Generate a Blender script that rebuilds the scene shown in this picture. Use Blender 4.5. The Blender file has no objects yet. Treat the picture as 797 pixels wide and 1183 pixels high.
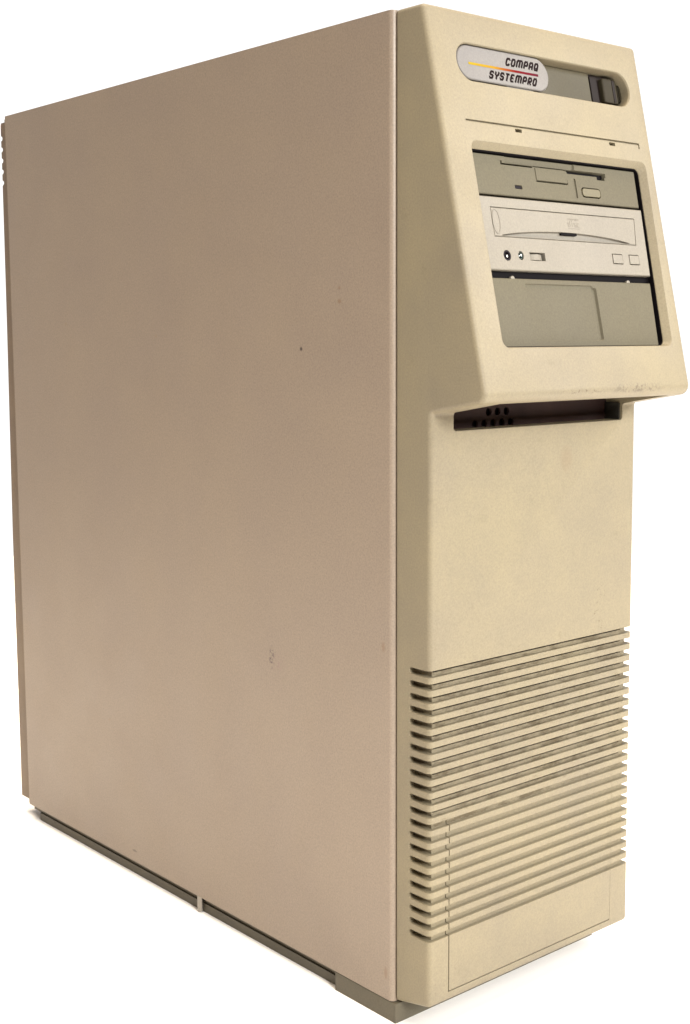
import bpy, bmesh, math
from mathutils import Vector, Matrix

S = 0.001                      # the model is laid out in millimetres
scene = bpy.context.scene
col = scene.collection
W = 187.0; H = 600.0
PI = math.pi

# ------------------------------------------------------------------ materials
def srgb(r, g, b):
    f = lambda c: (c/255)/12.92 if c/255 <= 0.04045 else ((c/255+0.055)/1.055)**2.4
    return (f(r), f(g), f(b), 1)

def srgb_(r, g, b):            # stain and ink colours
    c = srgb(r, g, b); return (c[0]*.48, c[1]*.48, c[2]*.48, 1)

class NT:
    def __init__(s, name):
        s.m = bpy.data.materials.new(name); s.m.use_nodes = True
        s.t = s.m.node_tree; s.n = s.t.nodes; s.l = s.t.links
        s.b = s.n['Principled BSDF']
        s.tc = s.n.new('ShaderNodeTexCoord')
        s.co = s.tc.outputs['Object']
    def node(s, t, **k):
        n = s.n.new(t)
        for a, v in k.items(): setattr(n, a, v)
        return n
    def noise(s, scale, detail=2, rough=0.5, vec=None, stretch=None):
        n = s.node('ShaderNodeTexNoise'); n.inputs['Scale'].default_value = scale
        n.inputs['Detail'].default_value = detail; n.inputs['Roughness'].default_value = rough
        v = vec or s.co
        if stretch:
            mp = s.node('ShaderNodeMapping'); mp.inputs['Scale'].default_value = stretch
            s.l.new(v, mp.inputs['Vector']); v = mp.outputs[0]
        s.l.new(v, n.inputs['Vector']); return n.outputs['Fac']
    def ramp(s, fac, p0, p1, c0=(0,0,0,1), c1=(1,1,1,1)):
        r = s.node('ShaderNodeValToRGB'); e = r.color_ramp.elements
        e[0].position = p0; e[0].color = c0; e[1].position = p1; e[1].color = c1
        s.l.new(fac, r.inputs[0]); return r.outputs[0]
    def mix(s, fac, a, b, mode='MIX'):
        n = s.node('ShaderNodeMix', data_type='RGBA', blend_type=mode)
        for sock, v in ((n.inputs[0], fac), (n.inputs[6], a), (n.inputs[7], b)):
            if hasattr(v, 'is_linked') or hasattr(v, 'links'): s.l.new(v, sock)
            else: sock.default_value = v
        return n.outputs[2]
    def math(s, op, a, b=0.0, c=None, clamp=False):
        n = s.node('ShaderNodeMath', operation=op); n.use_clamp = clamp
        for i, v in enumerate((a, b) if c is None else (a, b, c)):
            if isinstance(v, (int, float)): n.inputs[i].default_value = v
            else: s.l.new(v, n.inputs[i])
        return n.outputs[0]
    def spot(s, c, r, soft=0.5, squash=(1, 1, 1)):
        """1 inside an ellipsoid round point c (mm), fading over soft"""
        mp = s.node('ShaderNodeMapping'); mp.vector_type = 'POINT'
        k = [1/(r*S*q) for q in squash]
        mp.inputs['Scale'].default_value = k
        mp.inputs['Location'].default_value = [-c[i]*S*k[i] for i in range(3)]
        s.l.new(s.co, mp.inputs['Vector'])
        ln = s.node('ShaderNodeVectorMath', operation='LENGTH'); s.l.new(mp.outputs[0], ln.inputs[0])
        return s.ramp(ln.outputs['Value'], 1-soft, 1, (1, 1, 1, 1), (0, 0, 0, 1))
    def finish(s, color, rough=0.45, spec=0.4, bump=None, dist=0.0002, strength=0.3, bevel=0.0006, metal=0.0):
        b = s.b
        if isinstance(color, tuple): b.inputs['Base Color'].default_value = color
        else: s.l.new(color, b.inputs['Base Color'])
        if isinstance(rough, (int, float)): b.inputs['Roughness'].default_value = rough
        else: s.l.new(rough, b.inputs['Roughness'])
        b.inputs['Specular IOR Level'].default_value = spec
        b.inputs['Metallic'].default_value = metal
        nrm = None
        if bevel:
            bv = s.node('ShaderNodeBevel'); bv.samples = 6; bv.inputs['Radius'].default_value = bevel
            nrm = bv.outputs[0]
        if bump is not None:
            bp = s.node('ShaderNodeBump'); bp.inputs['Strength'].default_value = strength
            bp.inputs['Distance'].default_value = dist
            s.l.new(bump, bp.inputs['Height'])
            if nrm: s.l.new(nrm, bp.inputs['Normal'])
            nrm = bp.outputs[0]
        if nrm: s.l.new(nrm, b.inputs['Normal'])
        return s.m

def plastic(name, base, grime=0.0, mott=0.05, marks=(), rough=0.45, vent=False, bump=0.35, bevel=0.0006, spec=.22, grain=.82):
    t = NT(name)
    c = base
    n1 = t.noise(14, 4, .6)
    dark = tuple(v*(1-mott*2.2) for v in base[:3])+(1,)
    warm = (base[0]*(1+mott*.6), base[1]*(1+mott*.5), base[2]*(1-mott*1.0), 1)
    c = t.mix(t.ramp(n1, .35, .7), warm, dark)
    n2 = t.noise(900, 2, .7)                       # moulded spark texture
    c = t.mix(t.ramp(n2, .3, .75), c, t.mix(1.0, c, (grain, grain-.005, grain+.01, 1), 'MULTIPLY'))
    if grime:
        g = t.ramp(t.noise(60, 5, .75), .60, .74)
        c = t.mix(t.math('MULTIPLY', g, grime), c, srgb_(112, 96, 66))
    if vent:
        # dust caught in the upper vents
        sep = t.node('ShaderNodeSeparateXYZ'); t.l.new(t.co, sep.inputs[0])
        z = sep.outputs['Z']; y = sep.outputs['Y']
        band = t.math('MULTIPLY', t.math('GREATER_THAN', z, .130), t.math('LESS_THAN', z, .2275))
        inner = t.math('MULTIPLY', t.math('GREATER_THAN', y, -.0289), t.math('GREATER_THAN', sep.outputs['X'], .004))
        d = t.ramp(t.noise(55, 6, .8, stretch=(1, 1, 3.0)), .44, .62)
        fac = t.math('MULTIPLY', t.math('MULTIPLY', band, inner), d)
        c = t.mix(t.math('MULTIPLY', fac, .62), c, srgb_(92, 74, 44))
        band2 = t.math('MULTIPLY', band, t.math('LESS_THAN', y, -.0289))
        d2 = t.ramp(t.noise(75, 6, .8, stretch=(.6, 1, 2.0)), .58, .74)
        c = t.mix(t.math('MULTIPLY', t.math('MULTIPLY', band2, d2), .7), c, srgb_(110, 92, 58))
    for (p, r, sq, cc, thr, amt) in marks:
        sp = t.spot(p, r, .6, sq)
        gn = t.ramp(t.noise(420, 4, .7), thr, thr+.08) if thr else None
        f = t.math('MULTIPLY', sp, gn) if gn is not None else sp
        c = t.mix(t.math('MULTIPLY', f, amt), c, cc)
    rg = t.ramp(t.noise(25, 3), .2, .8, (rough-.06,)*3+(1,), (rough+.08,)*3+(1,))
    return t.finish(c, rg, spec, t.noise(1100, 2, .6), .00012, bump, bevel)

DK = srgb_(40, 34, 40)
BEZ = (.256, .222, .158, 1)
M = {}
M['bezel'] = plastic('aged_beige_plastic', BEZ, grime=.16, vent=True, marks=(
    ((134, -70.5, 387.5), 30, (1, .3, .12), srgb_(96, 78, 78), .50, .5),
    ((84, -70.5, 387), 24, (1, .4, .08), srgb_(110, 90, 82), .55, .6),
    ((52, -59.2, 432), 2.2, (2.6, 3, .5), srgb_(70, 55, 45), .45, .8),
    ((112, -62, 402), 1.6, (1, 2, 1), srgb_(90, 70, 60), .4, .7),
    ((143, -63, 404), 1.6, (1, 2, 1.3), srgb_(90, 70, 60), .4, .7),
    ((118, -29.3, 343), 6, (1.2, 2, 1.7), srgb_(170, 140, 112), 0, .22),
    ((154, -29.3, 240), 26, (.5, 1, 1), srgb_(120, 104, 74), .60, .55),
    ((10, -29.3, 31), 10, (1.4, 1, .6), srgb_(120, 90, 70), .62, .6),
    ((14, -60, 400), 2.0, (1, 3, 1), srgb_(70, 55, 45), .4, .8),
))
M['panel'] = plastic('painted_steel_side', (.286, .231, .182, 1), mott=.02, spec=.5, rough=.42, grain=.74, bump=.5, bevel=0, marks=(
    ((-2.4, 118, 209), 9, (1, .35, 1), srgb_(52, 48, 62), .50, .95),
    ((-2.4, 112, 206), 10, (1, 1, .8), srgb_(185, 155, 150), .5, .5),
    ((-2.4, 84, 411.5), 1.6, (1, 1, 1), srgb_(50, 42, 38), 0, .9),
    ((-2.4, 47, 440), 2.2, (1, 1, .8), srgb_(165, 130, 95), 0, .6),
    ((-2.4, 47, 448), 1.6, (1, 1, .8), srgb_(165, 130, 95), 0, .5),
    ((-2.4, 297, 22), 4, (1, 1, .3), srgb_(90, 78, 66), .4, .7),
    ((-2.4, 380, 430), 2.4, (1, .8, .8), srgb_(190, 160, 125), 0, .4),
    ((-2.4, 250, 420), 2.0, (1, .8, .8), srgb_(190, 160, 125), 0, .4),
    ((-2.4, 330, 120), 2.0, (1, .8, .8), srgb_(190, 155, 120), 0, .4),
    ((-2.4, 8, 235), 2.5, (1, .8, 1.6), srgb_(170, 135, 100), 0, .5),
    ((-2.4, 6, 30), 2.5, (1, .8, 2), srgb_(170, 135, 100), 0, .5),
))
M['chassis'] = NT('shaded_steel').finish((0.024, 0.022, 0.019, 1), .5, .4, bevel=0)  # darkened to stand in for shade in seams and the air slot
t = NT('black_void'); M['black'] = t.finish((0.003, 0.002, 0.003, 1), .7, .1, bevel=0)
M['base'] = plastic('grey_base_plastic', (.125, .112, .086, 1), grime=.25, mott=.06)
M['rear'] = plastic('rear_plastic', (0.238, 0.183, 0.128, 1), mott=.06)
M['rear2'] = plastic('rear_brown_plastic', (.205, .155, .115, 1), mott=.06)
M['drive'] = plastic('grey_drive_plastic', (.128, .116, .084, 1), mott=.03, rough=.6, spec=.12, bump=.25, bevel=.0004)
M['cd'] = plastic('pale_drive_plastic', (.232, .213, .178, 1), mott=.02, bump=.2, bevel=.0004)
M['badge'] = plastic('silver_badge', (.18, .171, .170, 1), mott=.05, rough=.35, bump=.15)
M['recess'] = plastic('shaded_recess_beige', (.080, .069, .043, 1), mott=.03, bump=.2)  # beige darkened to carry the shade inside the window
M['switch'] = plastic('shaded_beige_switch', (.034, .028, .017, 1), mott=.04, rough=.5, spec=.12, bump=.1, bevel=.0012)  # beige switch with the recess shade put into its colour
M['switchdark'] = plastic('shaded_switch_housing', (0.017, 0.012, 0.011, 1), mott=.04, rough=.5, spec=.12, bump=.1)  # same shade put deeper into the housing's colour
M['ink'] = NT('dark_ink').finish(srgb_(30, 8, 10), .6, .08, bevel=0)
M['emboss'] = NT('embossed_mark').finish((0.175, 0.155, 0.122, 1), .5, .3, bevel=0)
M['metal'] = NT('bright_metal').finish((0.294, 0.276, 0.247, 1), .3, .5, bevel=0, metal=.9)
M['led'] = NT('green_lens').finish((0.006, 0.017, 0.014, 1), .12, .7, bevel=0)
M['ledred'] = NT('dark_lens').finish((0.009, 0.006, 0.009, 1), .6, .15, bevel=0)
M['btn'] = plastic('yellowed_button', (.15, .132, .082, 1), mott=.03, bump=.2, bevel=.0004)
t = NT('grille_steel')
M['grille'] = t.finish(t.mix(t.ramp(t.noise(40, 3), .3, .7), (0.029, 0.015, 0.015, 1), (0.048, 0.026, 0.024, 1)), .6, .25, bevel=0)
# printed stripe: the ink itself runs yellow to red
t = NT('stripe_ink'); sep = t.node('ShaderNodeSeparateXYZ'); t.l.new(t.co, sep.inputs[0])
r = t.node('ShaderNodeValToRGB'); t.l.new(t.math('MULTIPLY_ADD', sep.outputs['X'], 1/.0585, -.0295/.0585), r.inputs[0])
e = r.color_ramp.elements; e[0].position = 0; e[0].color = (.30, .215, .010, 1); e[1].position = 1; e[1].color = (.07, .002, .012, 1)
for p, c in ((.35, (.30, .17, .012, 1)), (.52, (.22, .05, .01, 1)), (.66, (.13, .003, .005, 1))):
    q = e.new(p); q.color = c
M['stripe'] = t.finish(r.outputs[0], .6, .08, bevel=0)
t = NT('white_paper_ground')
M['ground'] = t.finish(t.mix(t.ramp(t.noise(8, 3), .3, .7), (.95, .95, .95, 1), (.93, .93, .93, 1)), .8, .1, bevel=0)

# ------------------------------------------------------------------ mesh helpers
A0 = Vector((0, -21.8, 600.0)); SV = Vector((0, -.22535, -.97428)); NV = Vector((0, -.97428, .22535)); UV = Vector((1, 0, 0))
def SL(u, v, n=0.0): return A0 + UV*u + SV*v + NV*n
def ID(x, y, z): return Vector((x, y, z))

root = bpy.data.objects.new('tower_computer', None); col.objects.link(root)
root.location = (W/2*S, .22, 0); root.empty_display_size = .1
root['label'] = 'aged beige tower computer standing upright, with a slanted drive front and ribbed lower vents'
root['category'] = 'computer'

def mkobj(name, bm, mat, parent=None, label=None, smooth=True):
    bmesh.ops.remove_doubles(bm, verts=bm.verts, dist=1e-4)
    bmesh.ops.recalc_face_normals(bm, faces=bm.faces)
    me = bpy.data.meshes.new(name); bm.to_mesh(me); bm.free()
    o = bpy.data.objects.new(name, me); col.objects.link(o)
    me.transform(Matrix.Scale(S, 4))
    if mat: me.materials.append(M[mat])
    return o
def attach(o, parent, label=None):
    o.parent = parent
    if parent is root: o.location = -root.location
    if label: o['label'] = label
    return o
def prism(bm, pts, a, b, f):
    """pts 2D, extruded along third axis a..b; f(p,q,h)->Vector"""
    n = len(pts)
    lo = [bm.verts.new(f(p[0], p[1], a)) for p in pts]
    hi = [bm.verts.new(f(p[0], p[1], b)) for p in pts]
    bm.faces.new(lo[::-1]); bm.faces.new(hi)
    for i in range(n): bm.faces.new((lo[i], lo[(i+1) % n], hi[(i+1) % n], hi[i]))
def box(bm, x0, x1, y0, y1, z0, z1, f=ID):
    prism(bm, [(x0, y0), (x1, y0), (x1, y1), (x0, y1)], z0, z1, f)
def rrect(u0, u1, v0, v1, r, seg=6):
    if not isinstance(r, (list, tuple)): r = [r]*4
    out = []
    for (cx, cy, a, rr) in ((u1, v1, 0, r[0]), (u0, v1, 90, r[1]), (u0, v0, 180, r[2]), (u1, v0, 270, r[3])):
        sx = -1 if cx == u1 else 1; sy = -1 if cy == v1 else 1
        if rr <= 0: out.append((cx, cy)); continue
        for k in range(seg+1):
            t = math.radians(a+90*k/seg)
            out.append((cx+sx*rr+rr*math.cos(t), cy+sy*rr+rr*math.sin(t)))
    return out
def ell(cu, cv, ru, rv, seg=24): return [(cu+ru*math.cos(2*PI*k/seg), cv+rv*math.sin(2*PI*k/seg)) for k in range(seg)]
def loft(bm, rings, cap=True):
    vs = [[bm.verts.new(p) for p in r] for r in rings]; n = len(vs[0])
    for a, b in zip(vs, vs[1:]):
        for i in range(n): bm.faces.new((a[i], a[(i+1) % n], b[(i+1) % n], b[i]))
    if cap: bm.faces.new(vs[0][::-1]); bm.faces.new(vs[-1])
def boolean(o, cut_bm, op='DIFFERENCE', keep=False, self_=False):
    c = cut_bm if isinstance(cut_bm, bpy.types.Object) else mkobj('cutter', cut_bm, None)
    md = o.modifiers.new('b', 'BOOLEAN'); md.operation = op; md.object = c; md.solver = 'EXACT'; md.use_self = self_
    dg = bpy.context.evaluated_depsgraph_get(); dg.update()
    me = bpy.data.meshes.new_from_object(o.evaluated_get(dg))
    old = o.data; o.modifiers.clear(); o.data = me; me.name = old.name
    if not keep:
        m2 = c.data; bpy.data.objects.remove(c); bpy.data.meshes.remove(m2)
    bpy.data.meshes.remove(old)
def soft(o, ang=35):
    me = o.data
    for p in me.polygons: p.use_smooth = True
    me.set_sharp_from_angle(angle=math.radians(ang))

# ------------------------------------------------------------------ bezel
def fillet(p0, p1, p2, r, seg=8):
    a = (Vector(p0)-Vector(p1)).normalized(); b = (Vector(p2)-Vector(p1)).normalized()
    ang = a.angle(b); d = r/math.tan(ang/2); c = Vector(p1)+(a+b).normalized()*(r/math.sin(ang/2))
    s = Vector(p1)+a*d-c; e_ = Vector(p1)+b*d-c; out = []
    for k in range(seg+1):
        t = k/seg; v = s.slerp(e_, t); out.append((c+v.normalized()*r).to_tuple())
    return out
ZT = 600.2
P = [(-1.4, 13.6), (-29.3, 19.6), (-29.3, 375.4), (-72.1, 382.8), (-21.8, ZT), (-1.4, ZT)]
prof = [P[0]] + fillet(P[0], P[1], P[2], 3.3, 4) + fillet(P[1], P[2], P[3], 2.0, 4) + fillet(P[2], P[3], P[4], 6.0, 10) + fillet(P[3], P[4], P[5], 3.3, 5) + [P[5]]
def inset_profile(d):
    """offset the front outline inwards by d; the rear edge stays put"""
    n = len(prof); out = []
    for i, p in enumerate(prof):
        a = Vector(prof[i-1]); b = Vector(p); c = Vector(prof[(i+1) % n])
        e1 = (b-a).normalized(); e2 = (c-b).normalized()
        n1 = Vector((e1.y, -e1.x)); n2 = Vector((e2.y, -e2.x))   # candidate normals
        if i == 0: n1 = Vector((0, 0))
        if i == n-1: n2 = Vector((0, 0))
        if i in (0, n-1):
            nn = (n2 if i == 0 else n1)
            q = b+nn*d; out.append((b.x, q.y))
        else:
            nn = (n1+n2).normalized(); k = 1/max(.3, nn.dot(n1)); out.append(tuple(b+nn*d*k))
    return out
area = sum(prof[i-1][0]*prof[i][1]-prof[i][0]*prof[i-1][1] for i in range(len(prof)))
sgn = 1 if area < 0 else -1
R = 3.0; 
# ring list: (x offset from side, inset) from side face inwards
lay = [(R*(1-math.cos(PI/2*k/6)), R*(1-math.sin(PI/2*k/6))) for k in range(7)]
bm = bmesh.new()
R3 = []
for xo, ins in lay: R3.append([Vector((xo, y, z)) for y, z in inset_profile(sgn*ins)])
for xo, ins in reversed(lay): R3.append([Vector((W-xo, y, z)) for y, z in inset_profile(sgn*ins)])
loft(bm, R3)
bezel = mkobj('front_bezel', bm, 'bezel')

# switch window, drive opening, line groove, small notches
bm = bmesh.new(); loft(bm, [[SL(u, v, 3) for u, v in rrect(19.0, 174.4, 17.8, 41.2, 11.6, 10)],
                            [SL(u, v, 0) for u, v in rrect(19.6, 173.8, 18.3, 40.7, 11.1, 10)],
                            [SL(u, v, -.8) for u, v in rrect(20.2, 173.2, 18.8, 40.2, 10.6, 10)],
                            [SL(u, v, -11) for u, v in rrect(20.2, 173.2, 18.8, 40.2, 10.6, 10)]])
boolean(bezel, bm)
def quadr(u0, u1, ub, v0, v1, r):        # right edge runs from u1 (top) to ub (bottom)
    return [(u + (ub-u1)*((v-v0)/(v1-v0))*((u-u0)/(u1-u0)), v) for u, v in rrect(u0, u1, v0, v1, r, 5)]
bm = bmesh.new(); loft(bm, [[SL(u, v, 3) for u, v in quadr(20.0, 180.4, 178.0, 72.5, 194.0, 5)],
                            [SL(u, v, 0) for u, v in quadr(20.6, 178.0, 175.4, 75.0, 192.6, 5)],
                            [SL(u, v, -4) for u, v in quadr(21.4, 174.8, 172.0, 78.3, 191.4, 4)],
                            [SL(u, v, -14) for u, v in quadr(21.4, 174.8, 172.0, 78.3, 191.4, 4)]])
boolean(bezel, bm)
bm = bmesh.new()
prism(bm, [(19.4, 63.2), (174.7, 63.2), (174.7, 66.8), (173.5, 66.8), (173.5, 64.4), (19.4, 64.4)], -1.3, 3, SL)
prism(bm, rrect(59.4, 64.9, 65.0, 67.0, .5, 3), -5, 3.1, SL)
prism(bm, rrect(144.6, 150.3, 65.0, 67.0, .5, 3), -5, 3.1, SL)
boolean(bezel, bm, self_=True)
# air slot below the hood, cut into the column's head and the hood's underside
bm = bmesh.new()
prism(bm, rrect(18.3, 172.8, 364.8, 392, [1.2, 1.2, 2.2, 2.2], 4), -65.6, -10, lambda x, z, y: Vector((x, y, z)))
boolean(bezel, bm)
# ribs: 22 grooves wrapping round both corners
ZG = 224.3; PG = 7.695
bm = bmesh.new()
for k in range(22):
    z = ZG-PG*k
    box(bm, -6, W+6, -50, -26.4, z-1.99, z+1.99)
    pill = [(-50, z-2.0)] + [(-13.9+2.0*math.cos(a), z+2.0*math.sin(a)) for a in [(-PI/2)+PI*i/10 for i in range(11)]] + [(-50, z+2.0)]
    prism(bm, pill, -6, 4.6, lambda y, zz, x: Vector((x, y, zz)))
    prism(bm, pill, W-4.6, W+6, lambda y, zz, x: Vector((x, y, zz)))
    if k < 12:
        box(bm, 5.2, W-9, -30, -14.0, z+.9-2.9*(418-z)/760, z+1.97)
boolean(bezel, bm, self_=True)
# dark slit on the left cheek of every groove
bm = bmesh.new()
for k in range(22):
    z = ZG-PG*k
    box(bm, -2, 9, -25.5, -15.0, z+1.2, z+1.96)
    box(bm, W-8, W+2, -25.0, -15.2, z+.9, z+1.96)
boolean(bezel, bm)
# access cover let into the lower front
CX0, CX1, CZ0 = 17.0, 167.8, 25.6
CZ1 = ZG-PG*12+1.9
bm = bmesh.new(); box(bm, CX0, CX1, -40, -21.0, CZ0, CZ1)
cover = bezel.copy(); cover.data = bezel.data.copy(); cover.name = 'access_cover'; cover.data.name = 'access_cover'; col.objects.link(cover)
boolean(cover, bm, 'INTERSECT')
bm = bmesh.new(); box(bm, CX0-.75, CX1+.12, -40, -20.6, CZ0-.7, CZ1+.05)
boolean(bezel, bm)
for o in (bezel, cover):
    for v in o.data.vertices:          # the column widens a touch towards its foot
        if v.co.z < .375: v.co.x += .0036*(v.co.x/(W*S))*(1-v.co.z/.375)
    if not o.data.materials: o.data.materials.append(M['bezel'])
    soft(o, 30)
attach(bezel, root)
attach(cover, bezel, 'ribbed hinged cover low on the front bezel')

def add(name, mat, build, parent, label=None, ang=30):
    bm = bmesh.new(); build(bm)
    o = mkobj(name, bm, mat); soft(o, ang); return attach(o, parent, label)
def vs(bm):
    for k in range(12):
        z = ZG-PG*k
        box(bm, 4.9, W-8.8, -25.3, -13.8, z+.75-2.9*(418-z)/760, z+2.1)
    for k in range(22):
        z = ZG-PG*k
        box(bm, 6.2, 9.4, -24.6, -14.8, z+1.05, z+1.1-2.9*(418-z)/760 if k < 12 else z+2.1)
add('slit_shade', 'black', vs, bezel)  # black filler boxes standing in for the dark inside the slits
def B(*a, f=ID): return lambda bm: box(bm, *a, f=f)
def PR(pts, a, b, f=SL): return lambda bm: prism(bm, pts, a, b, f)

# ------------------------------------------------------------------ cabinet and side panel
add('cabinet', 'chassis', B(2.2, W-1.6, .4, 470, 13, 598), root)  # dark colour stands in for shade behind the bezel seam
def sp(bm):
    # sheet folded round the front edge
    pts = [(-2.4, 471)] + [(1.2-3.6*math.cos(a), 3.6-3.6*math.sin(a)) for a in [PI/2*i/8 for i in range(9)]] + [(9, 0), (9, .9), (2.1, 3.2), (2.1, 471)]
    prism(bm, pts, 13.2, 600, lambda x, y, z: Vector((x, y, z)))
add('side_panel', 'panel', sp, root)
def sp2(bm):
    pts = [(W, 471), (W, 2), (W-2, 0), (W-8, 0), (W-8, .9), (W-1.5, .9), (W-1.5, 471)]
    prism(bm, pts, 13.2, 600, lambda x, y, z: Vector((x, y, z)))
add('side_panel', 'panel', sp2, root)
add('top_cover', 'panel', B(2.2, W-1.6, 1, 471, 598.1, 599.9), root)

# ------------------------------------------------------------------ base
def base(bm):
    box(bm, -1.9, W-.2, -2.2, 55, 0, 12.6)
    box(bm, 3.6, W-3.6, 54.5, 474, 6.6, 12.3)
    box(bm, 2.4, W-2.4, 54.6, 461, 0, 6.7)
base_o = add('base_plinth', 'base', base, root)
def cyl(bm, c, r, h0, h1, axis='z', seg=20):
    prism(bm, ell(0, 0, r, r, seg), h0, h1, (lambda p, q, h: Vector((c[0]+p, c[1]+q, h))) if axis == 'z' else (lambda p, q, h: Vector((c[0]+p, h, c[1]+q))))
add('standoff', 'metal', lambda bm: cyl(bm, (1.2, 212.0), 2.6, .6, 12.4), base_o)

# ------------------------------------------------------------------ rear bezel with finger notches
def rearf(bm): box(bm, 0.4, W-.4, 472.3, 477.5, 112.5, 598.5)
rear = add('rear_bezel', 'rear', rearf, root)
add('rear_lower_strip', 'rear', B(0.6, W-.6, 472.3, 477.4, 12, 111.6), rear)
def rearp(bm):
    pts = [(477.5, 15)]
    pts += [(492.0, 15), (491.5, 250), (488.0, 430)]
    pts += [(486.5, 545)]
    z = 546.0
    for k in range(5):
        for a in range(0, 181, 30):
            pts.append((486.3-2.6*math.sin(math.radians(a)), z+2.0-2.0*math.cos(math.radians(a))))
        z += 9.0
    pts += [(486.3, 594.5), (485.0, 596.5), (477.5, 596.5)]
    prism(bm, pts, 1.2, W-1.2, lambda y, zz, x: Vector((x, y, zz)))
add('rear_panel', 'rear2', rearp, rear)

# ------------------------------------------------------------------ vent plate behind the slot
bm = bmesh.new(); box(bm, 10, 180, -15.8, -14.2, 355, 388)
grille = mkobj('vent_plate', bm, 'grille')
bm = bmesh.new()
for row in range(-1, 3):
    for k in range(-2, 5 if row else 5):
        x = 50.0+7.8*k+(3.9 if row % 2 else 0); z = 366.6+7.0*row
        if not (17 < x < 86): continue
        if row == 0 and k < 0: continue
        if row == 1 and (k < 1 or k > 3): continue
        cyl(bm, (x, z), 2.55, -18, -12, 'y', 18)
boolean(grille, bm)
if not grille.data.materials: grille.data.materials.append(M['grille'])
attach(grille, root)
add('slot_wall_shade', 'chassis', B(171.6, 172.9, -27.2, -12, 364.7, 376), grille)  # added dark sheet, imitates shade on the slot's right inner wall
add('vent_shade_sheet', 'black', B(18.0, 173, -12.8, -10.2, 362, 391), grille)  # added black sheet, stands in for the unlit space behind the holes

# ------------------------------------------------------------------ badge and power switch
badge = add('name_badge', 'badge', lambda bm: (
    loft(bm, [[SL(u, v, -6) for u, v in rrect(20.5, 97.6, 19.3, 39.4, 10.0, 12)],
              [SL(u, v, -1.1) for u, v in rrect(20.5, 97.6, 19.3, 39.4, 10.0, 12)],
              [SL(u, v, -.5) for u, v in rrect(21.1, 97.0, 19.9, 38.8, 9.4, 12)]])), root)
add('badge_mount', 'badge', PR([(60, 18.9), (82.6, 18.9), (82.6, 40.1), (60, 40.1)], -8, -1.6), badge)
recess = add('switch_recess', 'recess', PR(rrect(70, 143.9, 18.9, 40.1, 0), -10.9, -7.2), root)
sw_h = add('switch_housing', 'switchdark', PR(rrect(144.0, 173.0, 19.0, 40.0, [10, 0, 0, 10], 8), -10.8, -8.4), root)
def paddle(bm):
    v0, v1 = 21.4, 36.8
    loft(bm, [[SL(u, v, n) for u, v in rrect(u0, u1, v0, v1, .8, 3)] for u0, u1, n in ((154.4, 168.6, -8.6), (154.6, 168.2, -5.6), (155.4, 167.2, -5.0))])
sw = add('power_switch', 'switch', paddle, sw_h)
add('switch_rocker', 'switchdark', PR([(163.5, 21.6), (165.7, 22.6), (165.7, 35.6), (163.5, 36.6)], -6, -4.7), sw)
add('switch_end', 'switchdark', PR(rrect(145.2, 151.6, 20.4, 38.2, .8, 3), -9, -7.2), sw_h)
add('switch_rim', 'switch', lambda bm: loft(bm, [[SL(u, v, n) for u, v in rrect(u0, 172.9, v0, v1, [r_, 1, 1, r_], 8)] for u0, v0, v1, r_, n in ((169.6, 23.4, 35.6, 3.2, -8.6), (170.2, 24.0, 35.0, 2.6, -6.0))]), sw_h)

# lettering
def offset_poly(pts, w, closed=False):
    n = len(pts); P2 = [Vector(p) for p in pts]; L = []; Rr = []
    for i in range(n):
        a = P2[i-1] if (i > 0 or closed) else None; c = P2[(i+1) % n] if (i < n-1 or closed) else None
        b = P2[i]
        d1 = (b-a).normalized() if a is not None else None; d2 = (c-b).normalized() if c is not None else None
        if d1 is None: d1 = d2; b = b-d2*w*.5*0
        if d2 is None: d2 = d1
        n1 = Vector((-d1.y, d1.x)); n2 = Vector((-d2.y, d2.x)); m = (n1+n2).normalized()
        k = 1/max(.5, m.dot(n1))
        L.append(b+m*w/2*k); Rr.append(b-m*w/2*k)
    return L, Rr
def stroke(bm, pts, w, n0, n1, closed, f):
    L, Rr = offset_poly(pts, w, closed); n = len(pts)
    def q(p, h): return bm.verts.new(f(p.x, p.y, h))
    vl0 = [q(p, n0) for p in L]; vr0 = [q(p, n0) for p in Rr]; vl1 = [q(p, n1) for p in L]; vr1 = [q(p, n1) for p in Rr]
    m = n if closed else n-1
    for i in range(m):
        j = (i+1) % n
        bm.faces.new((vl1[i], vl1[j], vr1[j], vr1[i])); bm.faces.new((vl0[i], vr0[i], vr0[j], vl0[j]))
        bm.faces.new((vl0[i], vl0[j], vl1[j], vl1[i])); bm.faces.new((vr0[i], vr1[i], vr1[j], vr0[j]))
    if not closed:
        bm.faces.new((vl0[0], vl1[0], vr1[0], vr0[0])); bm.faces.new((vl0[-1], vr0[-1], vr1[-1], vl1[-1]))
c_ = .2
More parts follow.
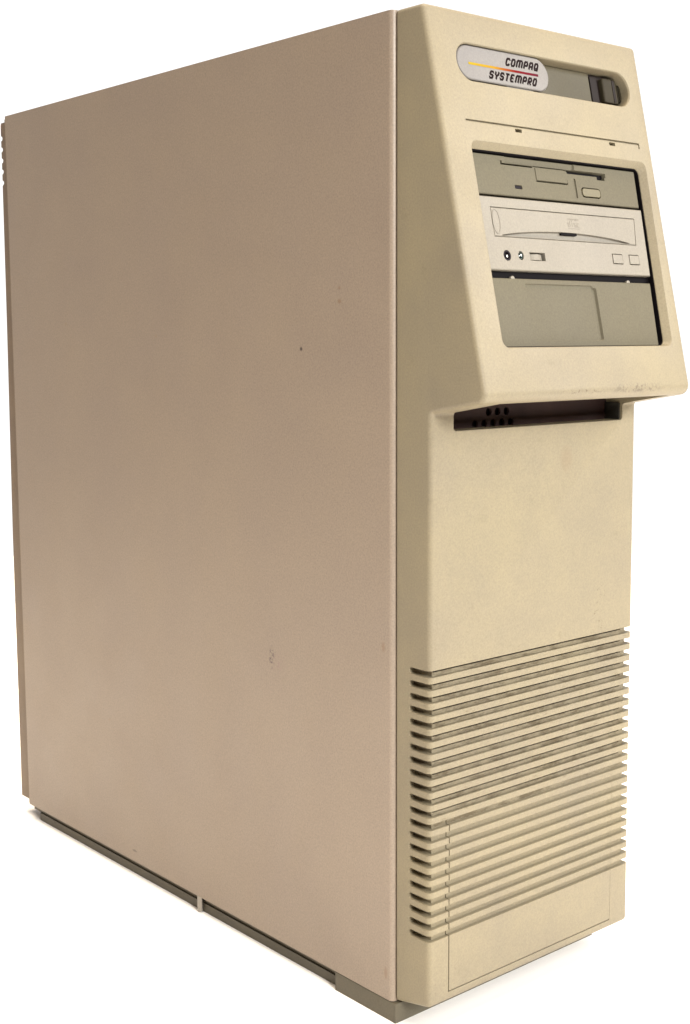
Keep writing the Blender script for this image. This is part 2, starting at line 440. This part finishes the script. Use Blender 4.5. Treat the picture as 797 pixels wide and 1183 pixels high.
GL = {  # unit box, y down from the top
 'C': [([(1, .26), (1, c_*.8), (1-c_, 0), (c_, 0), (0, c_), (0, 1-c_), (c_, 1), (1-c_, 1), (1, 1-c_*.8), (1, .74)], 0)],
 'O': [([(c_, 0), (1-c_, 0), (1, c_), (1, 1-c_), (1-c_, 1), (c_, 1), (0, 1-c_), (0, c_)], 1)],
 'M': [([(0, 1.08), (0, c_), (c_*.7, 0), (1-c_*.7, 0), (1, c_), (1, 1.08)], 0), ([(.5, 0), (.5, 1.08)], 0)],
 'P': [([(0, 1.08), (0, c_), (c_, 0), (1-c_, 0), (1, c_), (1, .6-c_*.6), (1-c_, .6), (.15, .6)], 0)],
 'A': [([(0, 1.08), (0, c_), (c_, 0), (1-c_, 0), (1, c_), (1, 1.08)], 0), ([(0, .62), (1, .62)], 0)],
 'Q': [([(c_, 0), (1-c_, 0), (1, c_), (1, 1-c_), (1-c_, 1), (c_, 1), (0, 1-c_), (0, c_)], 1), ([(.45, .62), (1.15, 1.15)], 0)],
 'S': [([(1, .26), (1, c_), (1-c_, 0), (c_, 0), (0, c_), (0, .5-c_*.5), (c_, .5), (1-c_, .5), (1, .5+c_*.5), (1, 1-c_), (1-c_, 1), (c_, 1), (0, 1-c_), (0, .74)], 0)],
 'Y': [([(0, -.08), (0, .34), (.5, .58), (1, .34), (1, -.08)], 0), ([(.5, .5), (.5, 1.08)], 0)],
 'T': [([(-.12, 0), (1.12, 0)], 0), ([(.5, 0), (.5, 1.08)], 0)],
 'E': [([(1.05, 0), (c_, 0), (0, c_), (0, 1-c_), (c_, 1), (1.05, 1)], 0), ([(0, .5), (.9, .5)], 0)],
 'R': [([(0, 1.08), (0, c_), (c_, 0), (1-c_, 0), (1, c_), (1, .55-c_*.6), (1-c_, .55), (.15, .55)], 0), ([(.35, .55), (1.02, 1.1)], 0)],
 'D': [([(0, 0), (1-c_, 0), (1, c_), (1, 1-c_), (1-c_, 1), (0, 1)], 1)],
 'd': [([(1, -.1), (1, 1.0)], 0), ([(1, .35), (0, .35), (0, 1), (1, 1)], 0)],
 'i': [([(.5, .3), (.5, 1.05)], 0), ([(.5, -.05), (.5, .12)], 0)],
 's': [([(1, .35), (0, .35), (0, .68), (1, .68), (1, 1), (0, 1)], 0)],
 'c': [([(1, .35), (0, .35), (0, 1), (1, 1)], 0)],
}
def word(bm, txt, u0, u1, v0, v1, w, shear, n, gap=.28, h=.12):
    fac = [1.5 if c == 'M' else 1 for c in txt]
    k = len(txt); wid = (u1-u0-shear*(v1-v0))/(sum(fac)+(k-1)*gap); hh = v1-v0-w
    x1 = u0
    for i, ch in enumerate(txt):
        x0 = x1+w/2; lw = wid*fac[i]-w; x1 += wid*(fac[i]+gap)
        for j, (pts, cl) in enumerate(GL[ch]):
            pp = []
            for x, y in pts:
                v = v0+w/2+y*hh; pp.append((x0+x*lw+(v1-v)*shear, v))
            stroke(bm, pp, w, n, n+h+.03*j, cl, SL)
NB = -.5
add('lettering', 'ink', lambda bm: word(bm, 'COMPAQ', 60.0, 90.6, 22.4, 27.6, 1.25, .5, NB-.05, .2), badge)
add('lettering', 'ink', lambda bm: word(bm, 'SYSTEMPRO', 44.2, 87.2, 31.9, 37.1, 1.25, .5, NB-.05, .2), badge)
add('stripe', 'stripe', PR([(29.5, 29.3), (88.3, 29.3), (88.0, 30.7), (29.5, 30.7)], NB-.05, NB+.08), badge)

# ------------------------------------------------------------------ drive bay
bay = add('bay_shade_slab', 'black', PR(quadr(21.6, 174.6, 171.8, 78.5, 191.2, 3.8), -13.9, -8.2), root)  # black slab standing in for shade in the gaps between drives

def shade_ring(bm):
    o_ = quadr(20.9, 175.4, 172.6, 77.8, 192.0, 4); i_ = quadr(22.0, 174.3, 171.6, 79.0, 190.9, 3.6)
    rr = [[SL(u, v, -8.5) for u, v in o_], [SL(u, v, -4.4) for u, v in o_], [SL(u, v, -4.4) for u, v in i_], [SL(u, v, -8.5) for u, v in i_]]
    loft(bm, rr+[rr[0]], cap=False)
add('bay_gap_shade', 'black', shade_ring, bay)  # black ring added so the gap round the drives looks unlit
def plate(name, mat, pts, n0, n1, cut=None, ch=.5):
    bm = bmesh.new()
    cu = sum(p[0] for p in pts)/len(pts); cv = sum(p[1] for p in pts)/len(pts)
    ins = [(u-math.copysign(ch, u-cu), v-math.copysign(ch, v-cv)) for u, v in pts]
    loft(bm, [[SL(u, v, n0) for u, v in pts], [SL(u, v, n1-ch) for u, v in pts], [SL(u, v, n1) for u, v in ins]])
    o = mkobj(name, bm, mat)
    if cut:
        cb = bmesh.new(); cut(cb); boolean(o, cb, self_=True)
        if not o.data.materials: o.data.materials.append(M[mat])
    soft(o, 30); return o
FN = -5.6
def fcut(bm):
    f = SL
    # shallow pocket round the disk slot
    loft(bm, [[SL(u, v, n) for u, v in rrect(53.5-a, 113.4+a, 76, 83.2+a*1.5, [2.4, 0, 0, 0], 5)] for a, n in ((.9, FN+.6), (0, FN-1.1))])
    prism(bm, rrect(48.7, 75.8, 83.9, 84.9, .2, 2), FN-6, FN+2, f)
    prism(bm, rrect(48.6, 50.0, 82.4, 84.9, .2, 2), FN-6.05, FN+2.05, f)
    prism(bm, rrect(76.6, 104.2, 83.3, 84.2, .2, 2), FN-6.1, FN+2.1, f)
    prism(bm, [(103.4, 83.32), (107.0, 84.3), (107.0, 85.5), (103.4, 84.3)], FN-6.12, FN+2.12, f)
    loft(bm, [[SL(u, v, n) for u, v in rrect(106.4, 141.8+a, 84.4-a, 85.7+a*.2, .2, 2)] for a, n in ((1.2, FN+.5), (0, FN-6.2))])
    prism(bm, rrect(134.2, 141.6, 84.2, 87.8, .3, 2), FN-6.3, FN+2.3, f)
    # finger hollow under the slot's left half
    # slot-door shadow gap
    prism(bm, rrect(77.5, 105.9, 92.2, 93.0, .3, 2), FN-1.6, FN+2.2, f)
    prism(bm, rrect(105.1, 106.0, 89.9, 92.9, .3, 2), FN-1.7, FN+2.4, f)
    # vertical groove
    prism(bm, rrect(111.6, 113.4, 88.6, 100.6, .8, 3), FN-.8, FN+2.5, f)
    prism(bm, rrect(57.9, 64.2, 96.2, 98.5, .6, 3), FN-3, FN+2.6, f)
    prism(bm, rrect(117.4, 135.6, 93.4, 99.6, 2.4, 5), FN-3, FN+2.7, f)
floppy = plate('floppy_drive', 'drive', [(22.2, 79.6), (172.6, 79.6), (172.0, 103.1), (22.2, 103.1)], -8.3, FN, fcut)
attach(floppy, root)
add('slot_door', 'drive', PR(rrect(77.6, 105.2, 84.6, 92.1, .6, 3), FN-1.5, FN+.45), floppy)
add('activity_light', 'ledred', PR(rrect(58.2, 63.9, 96.5, 98.2, .4, 3), FN-2.8, FN-.5), floppy)
add('eject_button', 'btn', PR(rrect(118.2, 134.8, 94.1, 98.9, 1.9, 5), FN-2.9, FN+.35), floppy)

CN = -4.9
tray_pts = [(33.6, 110.9), (163.6, 110.9), (161.4, 127.5), (33.6, 127.5)]
def grow(pts, d):
    cu = sum(p[0] for p in pts)/len(pts); cv = sum(p[1] for p in pts)/len(pts)
    return [(u+math.copysign(d, u-cu), v+math.copysign(d, v-cv)) for u, v in pts]
def ccut(bm):
    prism(bm, grow(tray_pts, .3), CN-2.4, CN+2, SL)
    prism(bm, ell(41.4, 138.4, 3.1, 3.1), CN-4, CN+2, SL)
    prism(bm, ell(53.0, 138.1, 2.3, 2.6), CN-4, CN+2, SL)
    prism(bm, rrect(60.4, 73.8, 135.9, 140.7, .3, 2), CN-3.2, CN+2, SL)
    for u0 in (135.9, 152.2): prism(bm, rrect(u0, u0+10, 133.9, 140.3, .4, 2), CN-2, CN+2, SL)
cd = plate('optical_drive', 'cd', [(22, 104.6), (172.6, 104.6), (171.2, 146.9), (22, 146.9)], -8.3, CN, ccut)
attach(cd, root)
def tcut(bm):
    arc = []
    for i in range(25):
        u = 39+117*i/24; x = (u-97.5)/58.5; arc.append((u, 126.6-3.9*(1-x*x)**.9))
    poly = arc+[(156, 127.0), (39, 127.0)]
    # scoop: deepest at the middle of the lip
    loft(bm, [[SL(u, v, CN+1) for u, v in poly], [SL(97.5+(u-97.5)*.96, v, CN-1.7) for u, v in poly]])
tray = plate('disc_tray', 'cd', tray_pts, CN-2.3, CN+.1, tcut, .4); attach(tray, cd)
# dished oval at the tray's left end
def ring_e(bm):
    n = 28
    for (a, b, w) in ((2.9, 7.0, .5),):
        pts = ell(36.6, 119.0, a, b, n); stroke(bm, pts, w, CN, CN+.3, True, SL)
add('tray_end_oval', 'cd', ring_e, tray)
add('tray_light', 'black', PR(rrect(91.6, 105.6, 123.0, 124.2, .2, 2), CN-1.6, CN-.1), tray)
def disc_logo(bm):
    def W2(txt, u0, u1, v0, v1, w): word(bm, txt, u0, u1, v0, v1, w, 0, CN+.08, .25, .1)
    W2('disc', 98.8, 109.2, 115.4, 119.0, .5)
    W2('COMPACT', 98.8, 109.2, 113.9, 115.0, .2)
    stroke(bm, [(98.8, 120.0), (109.2, 120.0)], .35, CN+.08, CN+.18, False, SL)
add('disc_logo', 'emboss', disc_logo, tray)
def ringm(cu, cv, ru, rv, ri, n0, n1):
    def f(bm):
        rr = [[SL(u, v, n0) for u, v in ell(cu, cv, ru, rv)], [SL(u, v, n1) for u, v in ell(cu, cv, ru, rv)],
              [SL(u, v, n1) for u, v in ell(cu, cv, ru-ri, rv-ri)], [SL(u, v, n0) for u, v in ell(cu, cv, ru-ri, rv-ri)]]
        loft(bm, rr+[rr[0]], cap=False)
    return f
jack = add('headphone_jack', 'black', PR(ell(41.4, 138.4, 3.0, 3.0), CN-3.9, CN-1.4), cd)
add('jack_ring', 'ledred', ringm(41.4, 138.4, 3.0, 3.0, .9, CN-2.5, CN-.1), jack)
add('jack_glint', 'metal', PR(ell(42.3, 138.5, .8, .8), CN-2.4, CN-.9), jack)  # bright disc put in as the glint in the jack
lt = add('activity_light', 'led', lambda bm: loft(bm, [[SL(u, v, n) for u, v in ell(53.0, 138.1, a, a*1.12)] for a, n in ((2.2, CN-3), (2.2, CN-.6), (1.5, CN+.1), (.6, CN+.35))]), cd)
add('light_glint', 'metal', PR(ell(52.6, 137.9, .55, .55), CN-1, CN+.42), lt)  # bright disc put in as the white glint on the lens
def wheel(bm):
    cu = 67.0
    pts = [(CN-3.0, 60.9), (CN-1.8, 61.0), (CN-.7, 63.5), (CN-.3, 67), (CN-.8, 70.5), (CN-1.9, 72.6), (CN-3.0, 72.7)]
    prism(bm, pts, 136.7, 140.2, lambda n, u, v: SL(u, v, n))
add('volume_wheel', 'cd', wheel, cd)
for u0 in (135.9, 152.2):
    add('play_button' if u0 < 150 else 'eject_button', 'cd', PR(rrect(u0+.5, u0+9.5, 134.4, 139.8, .4, 2), CN-1.8, CN+.25), cd)

BN = -5.8
def bcut(bm):
    loft(bm, [[SL(u, v, n) for u, v in rrect(53.6-a, 113.8+a, 154.4-a*.8, 187.2+a*.5, [2.5, 1, 1, 2.5], 4)] for a, n in ((.8, BN+.7), (-.2, BN-.8))])
    loft(bm, [[SL(u, v, n) for u, v in rrect(112.6-a, 116.0+a, 156.0-a, 187.0+a, 1.4, 4)] for a, n in ((.9, BN+.7), (0, BN-1.5))])
blank = plate('blank_panel', 'drive', [(22, 151.3), (170.9, 151.3), (169.4, 192.6), (22, 192.6)], -8.3, BN, bcut)
attach(blank, root)
for u in (44.0, 149.0):
    add('latch_nub', 'cd', PR([(u-1.6, 151.6)]+[(u-1.6*math.cos(a), 151.2-1.3*math.sin(a)) for a in [PI*i/8 for i in range(9)]]+[(u+1.6, 151.6)], -7.5, BN-.1), blank)

# ------------------------------------------------------------------ ground sheet and white surround
bm = bmesh.new(); box(bm, -1500, 1700, -1100, 1800, -20, 0)
g = mkobj('ground', bm, 'ground'); g['kind'] = 'structure'
bpy.context.view_layer.update()

# camera
yaw, pit, rol, f = .70767, .12964, -.00451, 1547.12
fw = Vector((math.cos(pit)*math.sin(yaw), math.cos(pit)*math.cos(yaw), -math.sin(pit)))
rt = Vector((math.cos(yaw), -math.sin(yaw), 0)); up = rt.cross(fw)
r2 = rt*math.cos(rol)+up*math.sin(rol); u2 = -rt*math.sin(rol)+up*math.cos(rol)
cam = bpy.data.cameras.new('camera'); co = bpy.data.objects.new('camera', cam); col.objects.link(co)
m = Matrix((( r2.x, u2.x, -fw.x, -.52853), (r2.y, u2.y, -fw.y, -.57236), (r2.z, u2.z, -fw.z, .41852), (0, 0, 0, 1)))
co.matrix_world = m
cam.sensor_fit = 'HORIZONTAL'; cam.sensor_width = 36; cam.lens = 36*f/797; cam.clip_start = .01; cam.clip_end = 100
scene.camera = co

# lamps
def area(name, loc, target, size, power, color=(1, 1, 1), sy=None):
    l = bpy.data.lights.new(name, 'AREA'); l.shape = 'RECTANGLE'; l.size = size; l.size_y = sy or size
    l.energy = power; l.color = color
    o = bpy.data.objects.new(name, l); col.objects.link(o); o.location = loc
    o.rotation_euler = (Vector(target)-Vector(loc)).to_track_quat('-Z', 'Y').to_euler(); return o
area('key_lamp', (-.5, -2.0, 1.15), (.09, 0, .35), 0.5, 65, (1, .975, .93))
area('right_fill_lamp', (1.2, -1.3, 1.1), (.15, -.1, 0), .8, 33, (1, .98, .96))  # added fill, lightens the ground shadow at the front right
area('overhead_ground_fill', (.3, .6, 2.4), (.3, .6, 0), 3.2, 66, (1, .84, .66)).data.spread = math.radians(70)  # added unseen overhead light, whitens the ground sheet

# world: white glow put behind the computer as blank backdrop, dim on the camera side
w = bpy.data.worlds.new('World'); scene.world = w; w.use_nodes = True
nt = w.node_tree; bg = nt.nodes['Background']
tc = nt.nodes.new('ShaderNodeTexCoord'); dp = nt.nodes.new('ShaderNodeVectorMath'); dp.operation = 'DOT_PRODUCT'
nrmz = nt.nodes.new('ShaderNodeVectorMath'); nrmz.operation = 'NORMALIZE'
nt.links.new(tc.outputs['Generated'], nrmz.inputs[0]); nt.links.new(nrmz.outputs[0], dp.inputs[0])
dp.inputs[1].default_value = (math.sin(.7), math.cos(.7), 0)
rp = nt.nodes.new('ShaderNodeValToRGB'); nt.links.new(dp.outputs['Value'], rp.inputs[0])
e = rp.color_ramp.elements; e[0].position = .35; e[0].color = (.09, .065, .045, 1); e[1].position = .55; e[1].color = (1, 1, 1, 1)
nt.links.new(rp.outputs[0], bg.inputs[0]); bg.inputs[1].default_value = 1.15

scene.view_settings.view_transform = 'Standard'; scene.view_settings.look = 'None'
scene.view_settings.exposure = 0; scene.view_settings.gamma = 1
scene.render.engine = 'CYCLES'
